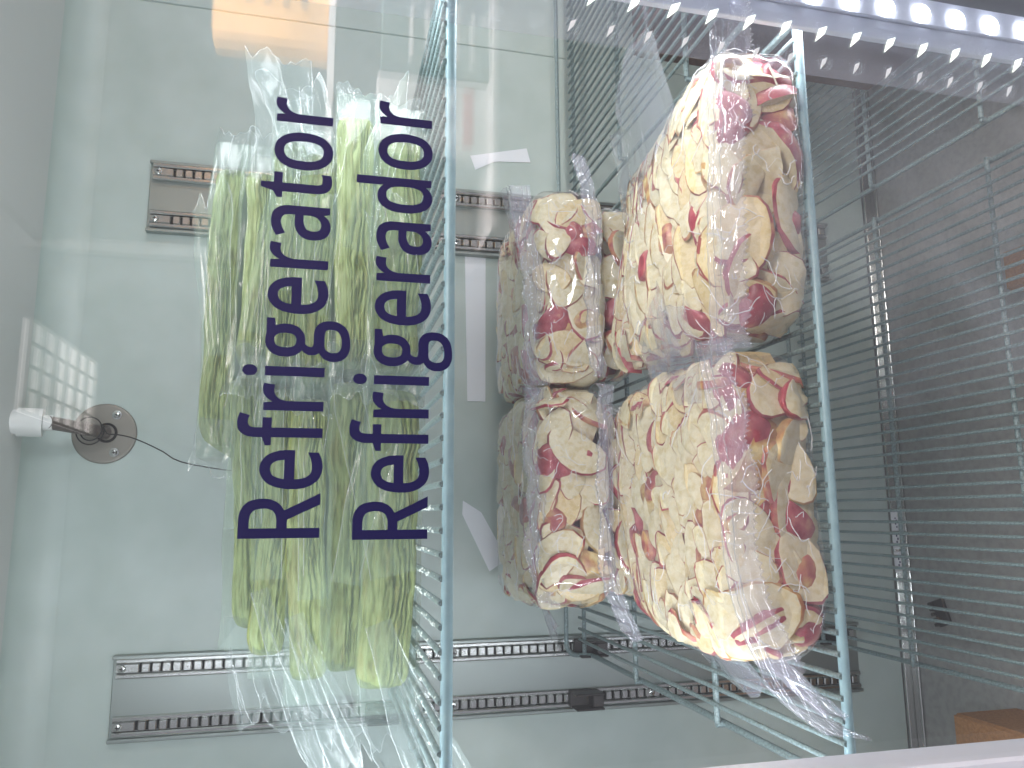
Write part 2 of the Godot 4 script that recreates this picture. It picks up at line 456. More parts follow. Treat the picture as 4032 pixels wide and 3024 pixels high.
# ---------------------------------------------------------------- pipe, cable, paper strips
func wall_fittings() -> void:
	var t := thing("drain_pipe_fitting", "grey round wall flange with a tube rising into a white coupling", "pipe fitting", Vector3(0.1105, 0.285, 0.0))
	part("flange", lathe([Vector2(0.0405, 0.0), Vector2(0.0405, 0.0012), Vector2(0.0395, 0.0024), Vector2(0.0375, 0.0030), Vector2(0.0005, 0.0034)], 64), M.flange, t)
	for s in [Vector3(0.0255, -0.014, 0.003), Vector3(-0.0255, -0.014, 0.003)]:
		part("washer", lathe([Vector2(0.0065, 0), Vector2(0.0062, 0.0006), Vector2(0.0040, 0.0008)], 24), M.steel, t, s)
		var sc := part("screw", screw_mesh(0.0042), M.steel, t, s + Vector3(0, 0, 0.0006))
		part("cross_slot", cross_mesh(0.0042), M.dark_hole, sc)
	var a := Vector3(0.001, -0.003, 0.003)
	var b := Vector3(0.0055, 0.043, 0.068)
	part("hole_rim", lathe([Vector2(0.0135, 0), Vector2(0.0130, 0.0022), Vector2(0.0105, 0.0026)], 32), M.dark_hole, t, Vector3(a.x, a.y, 0.0033))
	part("tube", tube([a, a.lerp(b, 0.3), a.lerp(b, 0.6), b + (b - a) * 0.1], 0.0083, 20), M.pipe, t)
	var d := Vector3(0.0, 1.0, 0.18).normalized()
	var c0 := b + Vector3(0, 0.004, 0.002)
	part("collar", tube([c0 - d * 0.004, c0 + d * 0.006], 0.0098, 20), M.white_plastic, t)
	part("coupling", tube([c0 + d * 0.0062, c0 + d * 0.0085, c0 + d * 0.034], 0.0178, 28), M.white_plastic, t)
	part("upper_pipe", tube([c0 + d * 0.0342, c0 + d * 0.045], 0.0155, 28), M.white_plastic, t)
	# sensor cable: two coils round the tube, then down behind the leaf bags
	var pts := []
	for k in 34:
		var u := k / 33.0
		var ang := u * TAU * 1.7 + 0.6
		var ctr := Vector3(0.1105, 0.285, 0.0) + a.lerp(b, 0.28 + 0.10 * u)
		pts.append(ctr + Vector3(cos(ang) * (0.0125 + 0.008 * u), sin(ang) * (0.012 + 0.007 * u), 0.006 * sin(ang * 0.5)))
	var e0: Vector3 = pts[pts.size() - 1]
	for q in [[0.108, 0.275, 0.030], [0.1065, 0.262, 0.032], [0.103, 0.245, 0.034], [0.095, 0.225, 0.036], [0.084, 0.203, 0.038], [0.071, 0.180, 0.040], [0.06, 0.12, 0.045], [0.055, 0.05, 0.05], [0.05, -0.06, 0.06]]:
		pts.append(Vector3(q[0], q[1], q[2]))
	var cable := part("sensor_cable", tube(smooth_path(pts, 3), 0.0009, 6), M.cable)
	tag(cable, "thin black sensor cable looped round the grey tube on the wall", "cable")
	# paper strips stuck on the back wall
	strip([Vector2(0.399, -0.2075), Vector2(0.399, -0.2405), Vector2(0.169, -0.240), Vector2(0.169, -0.212)], "long straight white paper strip stuck on the back wall above the potato bags")
	strip([Vector2(0.566, -0.2155), Vector2(0.589, -0.309), Vector2(0.565, -0.3155), Vector2(0.561, -0.262), Vector2(0.556, -0.240), Vector2(0.543, -0.224)], "short bent white paper scrap stuck on the back wall above the neighbouring shelf")
	strip([Vector2(0.020, -0.206), Vector2(0.003, -0.2335), Vector2(-0.066, -0.273), Vector2(-0.083, -0.246), Vector2(0.0, -0.205)], "slanting white paper strip stuck on the back wall behind a potato bag")
	# small white tags on the steel trim
	var tagn := -1
	for q in [[0.0, -0.032], [-0.036, -0.062], [-0.066, -0.10]]:
		tagn += 1
		var lo := Vector3(q[1], -0.9555, 0.0065)
		var tg := thing("trim_tag", ["small white tag on the steel trim, first of three from the pile of potato bags", "small white tag with blue print, middle one of three on the steel trim", "small white tag on the steel trim, next to the toothed floor bracket"][tagn], "tag", lo, "white tags on the steel trim")
		part("tag_sheet", box(Vector3.ZERO, Vector3(q[0] - q[1], 0.017, 0.0012), 0.0003), M.paper, tg)
		var st := begin()
		for k in 4:
			var w := rng.randf_range(0.003, 0.006)
			add_box(st, Vector3(0.005 + k * 0.005, 0.006 + 0.002 * (k % 2), 0.0012), Vector3(0.005 + k * 0.005 + w * 0.6, 0.0085 + 0.002 * (k % 2), 0.0014))
		part("tag_print", finish(st), M.ink, tg)

func strip(poly: Array, label: String) -> void:
	var c := Vector2.ZERO
	for p in poly: c += p / poly.size()
	var st := begin()
	var n := poly.size()
	st.set_smooth_group(-1)
	for k in n:
		var p: Vector2 = poly[k]
		var q: Vector2 = poly[(k + 1) % n]
		for v in [Vector3(c.x, c.y, 0.0013), Vector3(q.x, q.y, 0.0012), Vector3(p.x, p.y, 0.0012)]: st.add_vertex(v)
		quad(st, Vector3(p.x, p.y, 0.0004), Vector3(q.x, q.y, 0.0004), Vector3(q.x, q.y, 0.0012), Vector3(p.x, p.y, 0.0012))
	tag(part("paper_strip", finish(st), M.paper), label, "paper", "paper strips on the back wall")

func smooth_path(pts: Array, sub: int) -> Array:
	var out := []
	for k in pts.size() - 1:
		for s in sub:
			out.append(pts[k].cubic_interpolate(pts[k + 1], pts[maxi(k - 1, 0)], pts[mini(k + 2, pts.size() - 1)], float(s) / sub))
	out.append(pts[-1])
	return out

# ---------------------------------------------------------------- loose sheets of film
# a pleated sheet that runs from root along dir, spreads from w0 to w1 across, and sags; fold lines along its borders
func sheet(root: Vector3, dir: Vector3, across: Vector3, length: float, w0: float, w1: float, pleats: float, amp: float, sag: float, sd: float, curl := 0.0, tooth := 0.0) -> Array:
	var nu := 26
	var nv := 26
	var d := dir.normalized()
	var a := (across - d * across.dot(d)).normalized()
	var n := d.cross(a)
	var vs := PackedVector3Array()
	for j in nv:
		var s := float(j) / (nv - 1)
		for i in nu:
			var t := 2.0 * i / (nu - 1) - 1.0
			var w := lerpf(w0, w1, smoothstep(0.0, 1.0, s)) * 0.5
			var len := length * s * (1.0 + 0.30 * noise.get_noise_2d(t * 0.8 + sd * 7.0, sd * 3.0))
			if j == nv - 1 and tooth > 0.0 and i % 2: len -= tooth
			var off := amp * (0.3 + 0.7 * s) * (sin(t * pleats + sd + s * 0.7) * 0.55 + 1.1 * noise.get_noise_3d(t * 1.9, s * 0.55, sd * 5.0))
			off += amp * 0.22 * ridge.get_noise_3d(t * 2.4, s * 0.8, sd * 2.0)
			var p := root + d * len + a * (t * w + 0.25 * w * noise.get_noise_2d(s * 1.5, sd * 9.0) * s) + n * (off + curl * s * s)
			p.y -= sag * s * s
			vs.append(p)
	var mesh := grid_mesh(vs, nu, nv, false)
	var st := begin()
	var e1 := []
	var e2 := []
	var e3 := []
	for j in nv:
		e1.append(vs[j * nu]); e2.append(vs[j * nu + nu - 1])
	for i in nu: e3.append(vs[(nv - 1) * nu + i])
	for e in [e1, e3] if sd > 10.0 else [e2, e3]: add_tube(st, e, 0.00035, 4, false)
	for q in 1:
		var col := rng.randi_range(4, nu - 5)
		var f := []
		for j in range(rng.randi_range(0, 8), rng.randi_range(14, nv)):
			f.append(vs[j * nu + clampi(col + int(j * rng.randf_range(-0.02, 0.02)), 0, nu - 1)] + n * 0.0006)
		add_tube(st, f, 0.0004, 4, false)
	return [mesh, finish(st)]

func add_sheet(parent: Node3D, called: String, m: Material, s: Array) -> void:
	var p := part(called, s[0], m, parent)
	part("fold_line", s[1], M.edge_film, p)

# ---------------------------------------------------------------- bags of folded green leaves
func leaf_bundle(parent: Node3D, x0: float, x1: float, y0: float, y1: float, zf: float, depth: float, sd: float, m: Material, tilt: float) -> void:
	var nx := int((x1 - x0) / 0.0034)
	var ns := 150
	var h := y1 - y0
	var r := h * 0.5
	var band := 0.25 + 0.5 * absf(noise.get_noise_1d(sd * 13.0))   # where the thin leaf edges show between the smooth folds
	var vs := PackedVector3Array()
	var cs := PackedColorArray()
	for j in nx:
		var u := float(j) / (nx - 1)
		var x := lerpf(x0, x1, u)
		var e := minf(u, 1.0 - u) * (x1 - x0)
		var taper := sqrt(clampf(1.0 - pow(1.0 - clampf(e / 0.022, 0, 1), 2.2), 0.0, 1.0))
		var yc := (y0 + y1) * 0.5 + tilt * (u - 0.5) + 0.0022 * sin(u * PI + sd) + 0.0045 * noise.get_noise_2d(x * 7.0, sd * 4.0)
		var zoff := 0.010 * noise.get_noise_2d(x * 6.0, sd * 8.0 + 3.0) - 0.02 * (1.0 - taper)
		var hh := (r + 0.0016) * (0.45 + 0.55 * taper) * (1.0 + 0.12 * noise.get_noise_2d(x * 9.0, sd * 2.0 + 40.0))
		for i in ns:
			# profile: back top -> front -> back bottom
			var s := float(i) / (ns - 1)
			var y: float
			var z: float
			if s < 0.06:
				y = 1.0; z = -depth * (1.0 - s / 0.06)
			elif s > 0.94:
				y = -1.0; z = -depth * ((s - 0.94) / 0.06)
			else:
				var q := (s - 0.06) / 0.88
				y = cos(q * PI)
				y = signf(y) * pow(absf(y), 0.72)
				z = 0.36 * r * pow(maxf(0.0, sin(q * PI)), 0.40)
			var layers := h / 0.0038
			var ph := (y * 0.5 + 0.5) * layers + 1.5 * noise.get_noise_3d(x * 13.0, y * 1.2, sd * 3.0) + 0.45 * noise.get_noise_3d(x * 60.0, y * 4.0, sd * 5.0)
			var crease := pow(absf(sin(ph * PI)), 0.36)
			var zone := smoothstep(0.0, 0.18, 0.27 - absf((y * 0.5 + 0.5) - band - 0.16 * noise.get_noise_2d(x * 5.0, sd * 6.0)) + 0.16 * noise.get_noise_2d(x * 11.0, sd + 9.0))
			var dep := (crease - 1.0) * (0.0006 + 0.0056 * zone) * (0.0 if absf(y) > 0.985 else 1.0)
			dep += 0.0016 * noise.get_noise_3d(x * 22.0, y * 3.0, sd * 7.0)
			vs.append(Vector3(x, yc + y * hh + (dep * y * 0.4), zf + zoff + z + dep))
			var tone := 0.90 + 0.22 * noise.get_noise_2d(floorf(ph) * 7.3, sd * 11.0 + x * 1.5) + 0.10 * noise.get_noise_2d(x * 30.0, ph)
			var brown := clampf(2.2 * noise.get_noise_2d(x * 8.0 + sd * 9.0, floorf(ph) * 3.1) - 0.55, 0.0, 0.5)
			cs.append(Color(tone, tone, tone).lerp(Color(0.85, 0.62, 0.50), brown))
	part("leaf_bundle", tinted(grid_mesh(vs, ns, nx, false), cs), m, parent)
	# end caps
	for e in [0, nx - 1]:
		var st := begin()
		for i in range(1, ns - 2):
			st.add_vertex(vs[e * ns]); st.add_vertex(vs[e * ns + i]); st.add_vertex(vs[e * ns + i + 1])
		part("bundle_end", finish(st), m, parent)

func tinted(m: ArrayMesh, cs: PackedColorArray) -> ArrayMesh:
	var a := m.surface_get_arrays(0)
	a[Mesh.ARRAY_COLOR] = cs
	var o := ArrayMesh.new()
	o.add_surface_from_arrays(Mesh.PRIMITIVE_TRIANGLES, a)
	return o

func leaf_sleeve(parent: Node3D, x0: float, x1: float, y0: float, y1: float, zf: float, depth: float, sd: float) -> void:
	# loose film sleeve open at the back, wrapped round the bundle
	var nx := int((x1 - x0) / 0.005)
	var ns := 46
	var h := (y1 - y0) * 0.5 + 0.0035
	var yc := (y0 + y1) * 0.5
	var f := func(i: int, j: int) -> Vector3:
		var s := float(i) / (ns - 1)
		var u := float(j) / (nx - 1)
		var x := lerpf(x0, x1, u)
		var y: float
		var z: float
		if s < 0.2:
			y = 1.0; z = -depth * (1.0 - s / 0.2)
		elif s > 0.8:
			y = -1.0; z = -depth * ((s - 0.8) / 0.2)
		else:
			var q := (s - 0.2) / 0.6
			y = cos(q * PI); y = signf(y) * pow(absf(y), 0.62)
			z = 0.42 * h * pow(maxf(0.0, sin(q * PI)), 0.42) + 0.006
		var off := 0.004 * noise.get_noise_3d(x * 7.0, y * 1.6, sd * 3.0) + 0.0014 * ridge.get_noise_3d(x * 9.0, y * 1.2 + z * 20.0, sd * 5.0)
		return Vector3(x, yc + y * (h + off * 0.6), zf + z + maxf(off, -0.002))
	part("film_sleeve", grid(ns, nx, f), M.leaf_film, parent)

func leaf_bags() -> void:
	rng.seed = 311
	# x0, x1, y0, y1, front z, depth, tilt
	var stacks := [
		[[-0.136, 0.104, -0.0765, -0.036, 0.506, 0.30, 0.000], [-0.124, 0.112, -0.0355, -0.008, 0.494, 0.28, -0.003], [-0.130, 0.098, -0.0075, 0.020, 0.488, 0.28, 0.003], [-0.112, 0.108, 0.0205, 0.046, 0.474, 0.27, -0.002], [-0.092, 0.120, 0.0465, 0.070, 0.462, 0.25, 0.006]],
		[[0.116, 0.335, -0.0765, -0.037, 0.500, 0.30, 0.000], [0.122, 0.345, -0.0365, -0.006, 0.500, 0.28, 0.004], [0.108, 0.318, -0.0055, 0.022, 0.482, 0.28, -0.003], [0.118, 0.328, 0.0225, 0.047, 0.484, 0.27, 0.003], [0.124, 0.305, 0.0475, 0.072, 0.466, 0.25, -0.002], [0.060, 0.312, 0.0735, 0.098, 0.452, 0.22, 0.004]]]
	var place := ["bottom", "second", "third", "fourth", "fifth", "topmost"]
	for n in 2:
		for k in stacks[n].size():
			var q: Array = stacks[n][k]
			var lab: String = "clear bag of folded green leaves, %s from below in the %s stack" % [place[k], ["lower", "taller"][n]]
			if k == 0: lab = "clear bag of folded green leaves at the bottom of the %s stack" % ["lower", "taller"][n]
			var t := thing("leaf_bag", lab, "produce bag", Vector3.ZERO, "plastic bags of folded green leaves")
			var sd: float = 1.7 + k * 2.3 + n * 31.0
			var z: float = q[4]
			leaf_bundle(t, q[0], q[1], q[2] + 0.0012, q[3], z, q[5], sd, M["leaf%d" % ((k + n) % 3)], q[6])
			leaf_sleeve(t, q[0] - 0.012, q[1] + 0.012, q[2], q[3], z, q[5], sd)
			var yc: float = (q[2] + q[3]) * 0.5
			var hh: float = q[3] - q[2]
			if n == 0:
				# long draped tails at the outer end, short gathered ends at the inner one
				var l := rng.randf_range(0.06, 0.085)
				add_sheet(t, "film_tail", M.leaf_tail, sheet(Vector3(q[0] + 0.012, yc, z - 0.003), Vector3(-1, -0.10 + 0.1 * rng.randf(), 0.05), Vector3(0, 1, 0.3), l, hh * 1.15, hh * rng.randf_range(1.2, 1.7), 2.2, 0.005, 0.020, sd))
				if k in [0, 2, 3]:
					add_sheet(t, "film_tail", M.leaf_tail, sheet(Vector3(q[0] + 0.055, yc + 0.010, z + 0.022), Vector3(-1, -0.34, 0.03), Vector3(0.25, 1, 0.1), 0.13, hh * 0.5, hh * 1.2, 2.4, 0.004, 0.012, sd + 0.7))
				add_sheet(t, "film_tail", M.leaf_tail, sheet(Vector3(q[1] - 0.012, yc, z + 0.004), Vector3(1, 0.06, 0.12), Vector3(0, 1, 0.1), 0.035, hh * 1.1, hh * 1.3, 2.5, 0.004, 0.0, sd + 1.4))
			else:
				add_sheet(t, "film_tail", M.leaf_tail, sheet(Vector3(q[0] + 0.02, yc, z + 0.010), Vector3(-1, -0.1 + 0.3 * rng.randf(), 0.10), Vector3(0, 1, 0.1), 0.045, hh * 1.1, hh * 1.4, 2.5, 0.005, 0.0, sd))
				add_sheet(t, "film_tail", M.leaf_tail, sheet(Vector3(q[1] - 0.012, yc, z), Vector3(1, 0.08 * rng.randf(), 0.05), Vector3(0, 1, 0.2), rng.randf_range(0.025, 0.045), hh * 1.1, hh * 1.3, 2.6, 0.005, 0.004, sd + 1.4))
				if k in [2, 3]:
					add_sheet(t, "film_tail", M.leaf_tail, sheet(Vector3(q[1] - 0.030, yc + 0.004, z + 0.016), Vector3(1, 0.05 - 0.25 * (k - 3), 0.02), Vector3(0, 1, 0.15), 0.085, 0.045, 0.055, 3.0, 0.006, -0.004, sd + 5.0, 0.008))
			# a loose overlap of film lying across the front
			var xx: float = rng.randf_range(q[0] + 0.02, q[1] - 0.13)
			add_sheet(t, "film_overlap", M.leaf_film, sheet(Vector3(xx, yc + hh * rng.randf_range(-0.2, 0.4), z + 0.016 + 0.2 * hh), Vector3(1, rng.randf_range(-0.2, 0.2), -0.02), Vector3(0, 1, 0.05), rng.randf_range(0.10, 0.16), hh * 0.9, hh * rng.randf_range(0.9, 1.4), 3.0, 0.003, 0.002, sd + 2.2))

# ---------------------------------------------------------------- bags of sliced potatoes
func sup(p: Vector3, e: Vector3, n: float) -> float:
	return pow(pow(absf(p.x / e.x), n) + pow(absf(p.y / e.y), n) + pow(absf(p.z / e.z), n), 1.0 / n)

func sup_normal(p: Vector3, e: Vector3, n: float) -> Vector3:
	return Vector3(signf(p.x) * pow(absf(p.x / e.x), n - 1) / e.x, signf(p.y) * pow(absf(p.y / e.y), n - 1) / e.y, signf(p.z) * pow(absf(p.z / e.z), n - 1) / e.z).normalized()

# how full the bag is in a direction: a lumpy factor round 1
func fullness(p: Vector3, sd: float) -> float:
	var k := 1.0 + 0.032 * noise.get_noise_3d(p.x * 13.0, p.y * 16.0 + sd, p.z * 13.0)
	if sd == 6.0: k -= 0.26 * smoothstep(-0.02, 0.20, p.x - p.z) * smoothstep(-0.01, 0.03, p.y)
	if sd == 5.0: k -= 0.16 * smoothstep(0.06, 0.22, -p.x - p.z) * smoothstep(-0.01, 0.03, p.y)
	return k

const POW := 6.5

func slice_mesh(kind: int, a: float, b: float, th: float, xf: Transform3D, e: Vector3, sd: float, face: Vector3, level: float) -> ArrayMesh:
	var cling := rng.randf_range(1.03, 1.075)
	var flesh_v := PackedVector3Array()
	var flesh_i := PackedInt32Array()
	var skin_v := PackedVector3Array()
	var skin_i := PackedInt32Array()
	var N := 18
	var bean := rng.randf_range(-0.45, 0.45)
	var lump := rng.randf_range(0.0, 50.0)
	var rim := func(k: int, f: float) -> Vector2:
		var t := TAU * k / N
		var r := f * (1.0 + 0.10 * noise.get_noise_2d(cos(t) * 1.3 + lump, sin(t) * 1.3))
		var p := Vector2(cos(t) * a * r, sin(t) * b * r)
		p.y += bean * b * (pow(p.x / a, 2.0) - 0.4)
		return p
	if kind == 2:      # wedge: two flat cut faces and a curved skin
		var L := 9
		var half := rng.randf_range(0.45, 0.75)
		for side in [-1.0, 1.0]:
			var base := flesh_v.size()
			for j in L:
				var u := 2.0 * j / (L - 1) - 1.0
				var w := sqrt(maxf(0.0, 1.0 - u * u)) + 0.02
				for q in 3:
					var d: float = [0.0, 0.55, 1.0][q]
					flesh_v.append(Vector3(u * a, d * w * b * 1.3 * cos(half) - b * 0.6, side * d * w * b * 1.3 * sin(half)))
			for j in L - 1:
				for q in 2:
					var o := base + j * 3 + q
					var tri := [o, o + 1, o + 4, o, o + 4, o + 3]
					if side < 0: tri.reverse()
					for x in tri: flesh_i.append(x)
		for j in L:
			var u := 2.0 * j / (L - 1) - 1.0
			var w := sqrt(maxf(0.0, 1.0 - u * u)) + 0.02
			for q in 6:
				var an := lerpf(-half, half, q / 5.0)
				skin_v.append(Vector3(u * a, w * b * 1.3 * cos(an) - b * 0.6, w * b * 1.3 * sin(an)))
		for j in L - 1:
			for q in 5:
				var o := j * 6 + q
				for x in [o, o + 7, o + 1, o, o + 6, o + 7]: skin_i.append(x)
	else:
		var dome := kind == 1
		# upper face (cut), lower face (cut, or a domed skin for an end piece)
		for side in ([1.0] if dome else [1.0, -1.0]):
			var base := flesh_v.size()
			flesh_v.append(Vector3(0, 0, side * th * 0.5))
			for ring in [[0.55, 0.50], [0.88, 0.47], [0.97, 0.36]]:
				for k in N:
					var p: Vector2 = rim.call(k, ring[0])
					flesh_v.append(Vector3(p.x, p.y, side * th * ring[1]))
			for k in N:
				var k2 := (k + 1) % N
				var tris := [base, base + 1 + k2, base + 1 + k]
				for g in 2:
					var o: int = base + 1 + g * N
					tris += [o + k, o + k2, o + N + k2, o + k, o + N + k2, o + N + k]
				if side < 0: tris.reverse()
				for x in tris: flesh_i.append(x)
		var prof := [[0.97, 0.36], [1.0, 0.22], [1.02, 0.0], [1.0, -0.22], [0.97, -0.36]]
		if dome: prof = [[0.97, 0.36], [0.995, 0.28], [1.0, 0.05], [0.93, -0.35], [0.72, -0.75], [0.40, -1.02], [0.02, -1.12]]
		for q in prof.size():
			for k in N:
				var p: Vector2 = rim.call(k, prof[q][0])
				skin_v.append(Vector3(p.x, p.y, th * prof[q][1]))
		for q in prof.size() - 1:
			for k in N:
				var k2 := (k + 1) % N
				for x in [q * N + k, q * N + k2, (q + 1) * N + k2, q * N + k, (q + 1) * N + k2, (q + 1) * N + k]: skin_i.append(x)
	for arr in [flesh_v, skin_v]:
		for k in arr.size():
			var p: Vector3 = arr[k]
			var bend := 0.0016 * noise.get_noise_2d(p.x * 40.0 + lump, p.y * 40.0)
			p = xf * (p + Vector3(0, 0, bend))
			var over := p.dot(face) - level
			if over > 0.0: p -= face * over * (0.4 if face.y > 0.6 else 0.2)
			var s := sup(p, e, POW)
			var lim := fullness(p / maxf(s, 0.01), sd) * cling
			if s > lim: p *= lim / s
			arr[k] = p
	var am := indexed(flesh_v, flesh_i)
	return indexed(skin_v, skin_i, am)

func potato_bag(label: String, c: Vector3, e: Vector3, sd: int, count: int, turn: float) -> Node3D:
	rng.seed = 9000 + sd
	var t := thing("potato_bag", label, "produce bag", c, "clear bags of sliced red-skinned potatoes")
	t.rotation.y = turn
	var f := func(i: int, j: int, k: float) -> Vector3:
		var th := TAU * i / 72.0
		var ph := PI * (j / 39.0 - 0.5)
		var d := Vector3(cos(ph) * cos(th), sin(ph), cos(ph) * sin(th)) * e
		var p := d / sup(d, e, POW)
		return p * fullness(p, sd) * k
	part("dark_filler_core", grid(72, 40, func(i, j): return f.call(i, j, 0.80), true), M.gap_shade, t)  # dark filler, paints the shade in the gaps between slices
	# slices pressed against the film: outer ones last, so the loops fill the visible sides first
	var placed := []
	var tries := 0
	var n := 0
	while n < count and tries < 9000:
		tries += 1
		var r := rng.randf()
		var p := Vector3(rng.randf_range(-1, 1), rng.randf_range(-1, 1), rng.randf_range(-1, 1))
		if r < 0.52: p.y = 1.0
		elif r < 0.84: p.z = 1.0; 
		elif r < 0.92: p.x = -1.0
		else: p.x = 1.0
		if p.y < -0.8: continue
		p *= e
		p = p / sup(p, e, POW)
		var layer := 0 if rng.randf() < 0.62 else 1
		var gap := lerpf(0.036, 0.017, minf(1.0, tries / 4000.0)) * (0.72 if r < 0.52 else 1.0)
		var ok := true
		for q in placed:
			if q.distance_squared_to(p) < gap * gap:
				ok = false
				break
		if not ok: continue
		placed.append(p)
		var nr := sup_normal(p, e, POW)
		var big := rng.randf()
		var top := nr.y > 0.6
		var a := lerpf(0.017, 0.032, big) if top else lerpf(0.020, 0.042, big)
		var b := a * (rng.randf_range(0.36, 0.60) if top else rng.randf_range(0.48, 0.8))
		var kind := 0
		var roll := rng.randf()
		if roll > 0.90: kind = 2
		elif roll > (0.83 if top else 0.74): kind = 1
		if kind == 1:
			a = rng.randf_range(0.015, 0.027)
			b = a * rng.randf_range(0.6, 0.85)
		var th := rng.randf_range(0.0055, 0.008) if top else rng.randf_range(0.007, 0.012)
		if kind == 1: th = b * rng.randf_range(0.55, 0.75)
		# the slice faces out of the bag, leaning
		var lean := Vector3(rng.randfn(0, 0.15), rng.randfn(0.05, 0.13), rng.randfn(0, 0.13))
		if top: lean = Vector3(rng.randfn(0.05, 0.15), 0, rng.randfn(0.60, 0.18))
		var fz := (nr + lean).normalized()
		if kind == 1 and rng.randf() < 0.72: fz = -fz       # skin side out
		var fx := Vector3.RIGHT.rotated(Vector3.UP, rng.randfn(0.25, 0.45)) if nr.y > 0.6 else Vector3(rng.randfn(0, 1), rng.randfn(0, 1), rng.randfn(0, 0.4))
		fx = (fx - fz * fx.dot(fz)).normalized()
		var fy := fz.cross(fx)
		var bs := Basis(fx, fy, fz)
		if kind == 2: bs = Basis(fx, fz, fx.cross(fz)).rotated(fx, rng.randf_range(-0.8, 0.8) + (PI if rng.randf() < 0.4 else 0.0))
		var rec := rng.randf_range(-0.001, 0.010)
		var deep := 0.002 + 0.3 * th + rec
		if kind == 1: deep = th * 0.45 + rec
		if kind == 2: deep = b * 0.45 + rec
		var xf := Transform3D(bs, p - nr * deep)
		var mi := part("potato_slice", slice_mesh(kind, a, b, th, xf, e, sd, nr, nr.dot(p) * fullness(p, sd) + 0.0015 - rec), null, t)
		mi.set_surface_override_material(0, M.flesh if rng.randf() < 0.80 else M.flesh_warm)
		var sk := rng.randf()
		mi.set_surface_override_material(1, M.skin0 if sk < 0.50 else (M.skin1 if sk < 0.84 else M.skin2))
		n += 1
	# film
	var ff := func(i: int, j: int) -> Vector3:
		var th := TAU * i / 110.0
		var ph := PI * (j / 63.0 - 0.5)
		var d := Vector3(cos(ph) * cos(th), sin(ph), cos(ph) * sin(th)) * e
		var p := d / sup(d, e, POW)
		var o := 1.045 + 0.014 * ridge.get_noise_3d(p.x * 24.0, p.y * 30.0 + sd, p.z * 24.0)
		return p * maxf(fullness(p, sd) * o, 0.0)
	var fl := part("film", grid(110, 50, func(i, j): return ff.call(i, j + 14), true), M.bag_film, t)
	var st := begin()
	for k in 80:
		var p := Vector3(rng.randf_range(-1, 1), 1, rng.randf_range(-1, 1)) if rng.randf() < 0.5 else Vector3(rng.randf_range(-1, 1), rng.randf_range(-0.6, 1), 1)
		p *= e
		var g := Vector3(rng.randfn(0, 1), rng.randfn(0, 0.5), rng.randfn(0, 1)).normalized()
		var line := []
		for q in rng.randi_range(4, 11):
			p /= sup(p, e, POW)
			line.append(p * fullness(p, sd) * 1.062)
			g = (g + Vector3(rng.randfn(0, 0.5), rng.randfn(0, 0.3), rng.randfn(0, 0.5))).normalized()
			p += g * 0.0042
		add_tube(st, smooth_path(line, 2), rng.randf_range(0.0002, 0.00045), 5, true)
	part("painted_crease_glint", finish(st), M.crease, fl)  # crease lines drawn white as painted glints on the film
	return t

# a heat-sealed fin with a serrated edge along a path
func seal(parent: Node3D, path: Array, out: Vector3, width: float, sd: float) -> void:
	var pts := smooth_path(path, 14)
	var n := pts.size() * 2 - 1
	var nv := 15
	var vs := PackedVector3Array()
	for j in nv:
		var s := float(j) / (nv - 1)
		for i in n:
			var p: Vector3 = pts[i / 2] if i % 2 == 0 else (pts[i / 2] + pts[i / 2 + 1]) * 0.5
			var u := float(i) / (n - 1)
			var w := width * (1.0 + 0.25 * noise.get_noise_2d(u * 6.0, sd))
			if j == nv - 1 and i % 2: w -= 0.0034
			var o := out.rotated(Vector3.RIGHT, 0.25 * noise.get_noise_2d(u * 5.0, sd + 20.0))
			var q := p + o * w * s
			q += out.cross(Vector3.RIGHT).normalized() * (0.004 * noise.get_noise_3d(u * 14.0, s * 1.5, sd) + 0.0013 * sin(s * 22.0))
			vs.append(q)
	var fin := part("end_seal", grid_mesh(vs, n, nv, false), M.seal_film, parent)
	var st := begin()
	for j in [0, 2, 5, nv - 1]:
		var e := []
		for i in n: e.append(vs[j * n + i])
		add_tube(st, e, 0.0005 if j < nv - 1 else 0.0004, 4, false)
	part("fold_line", finish(st), M.edge_film, fin)

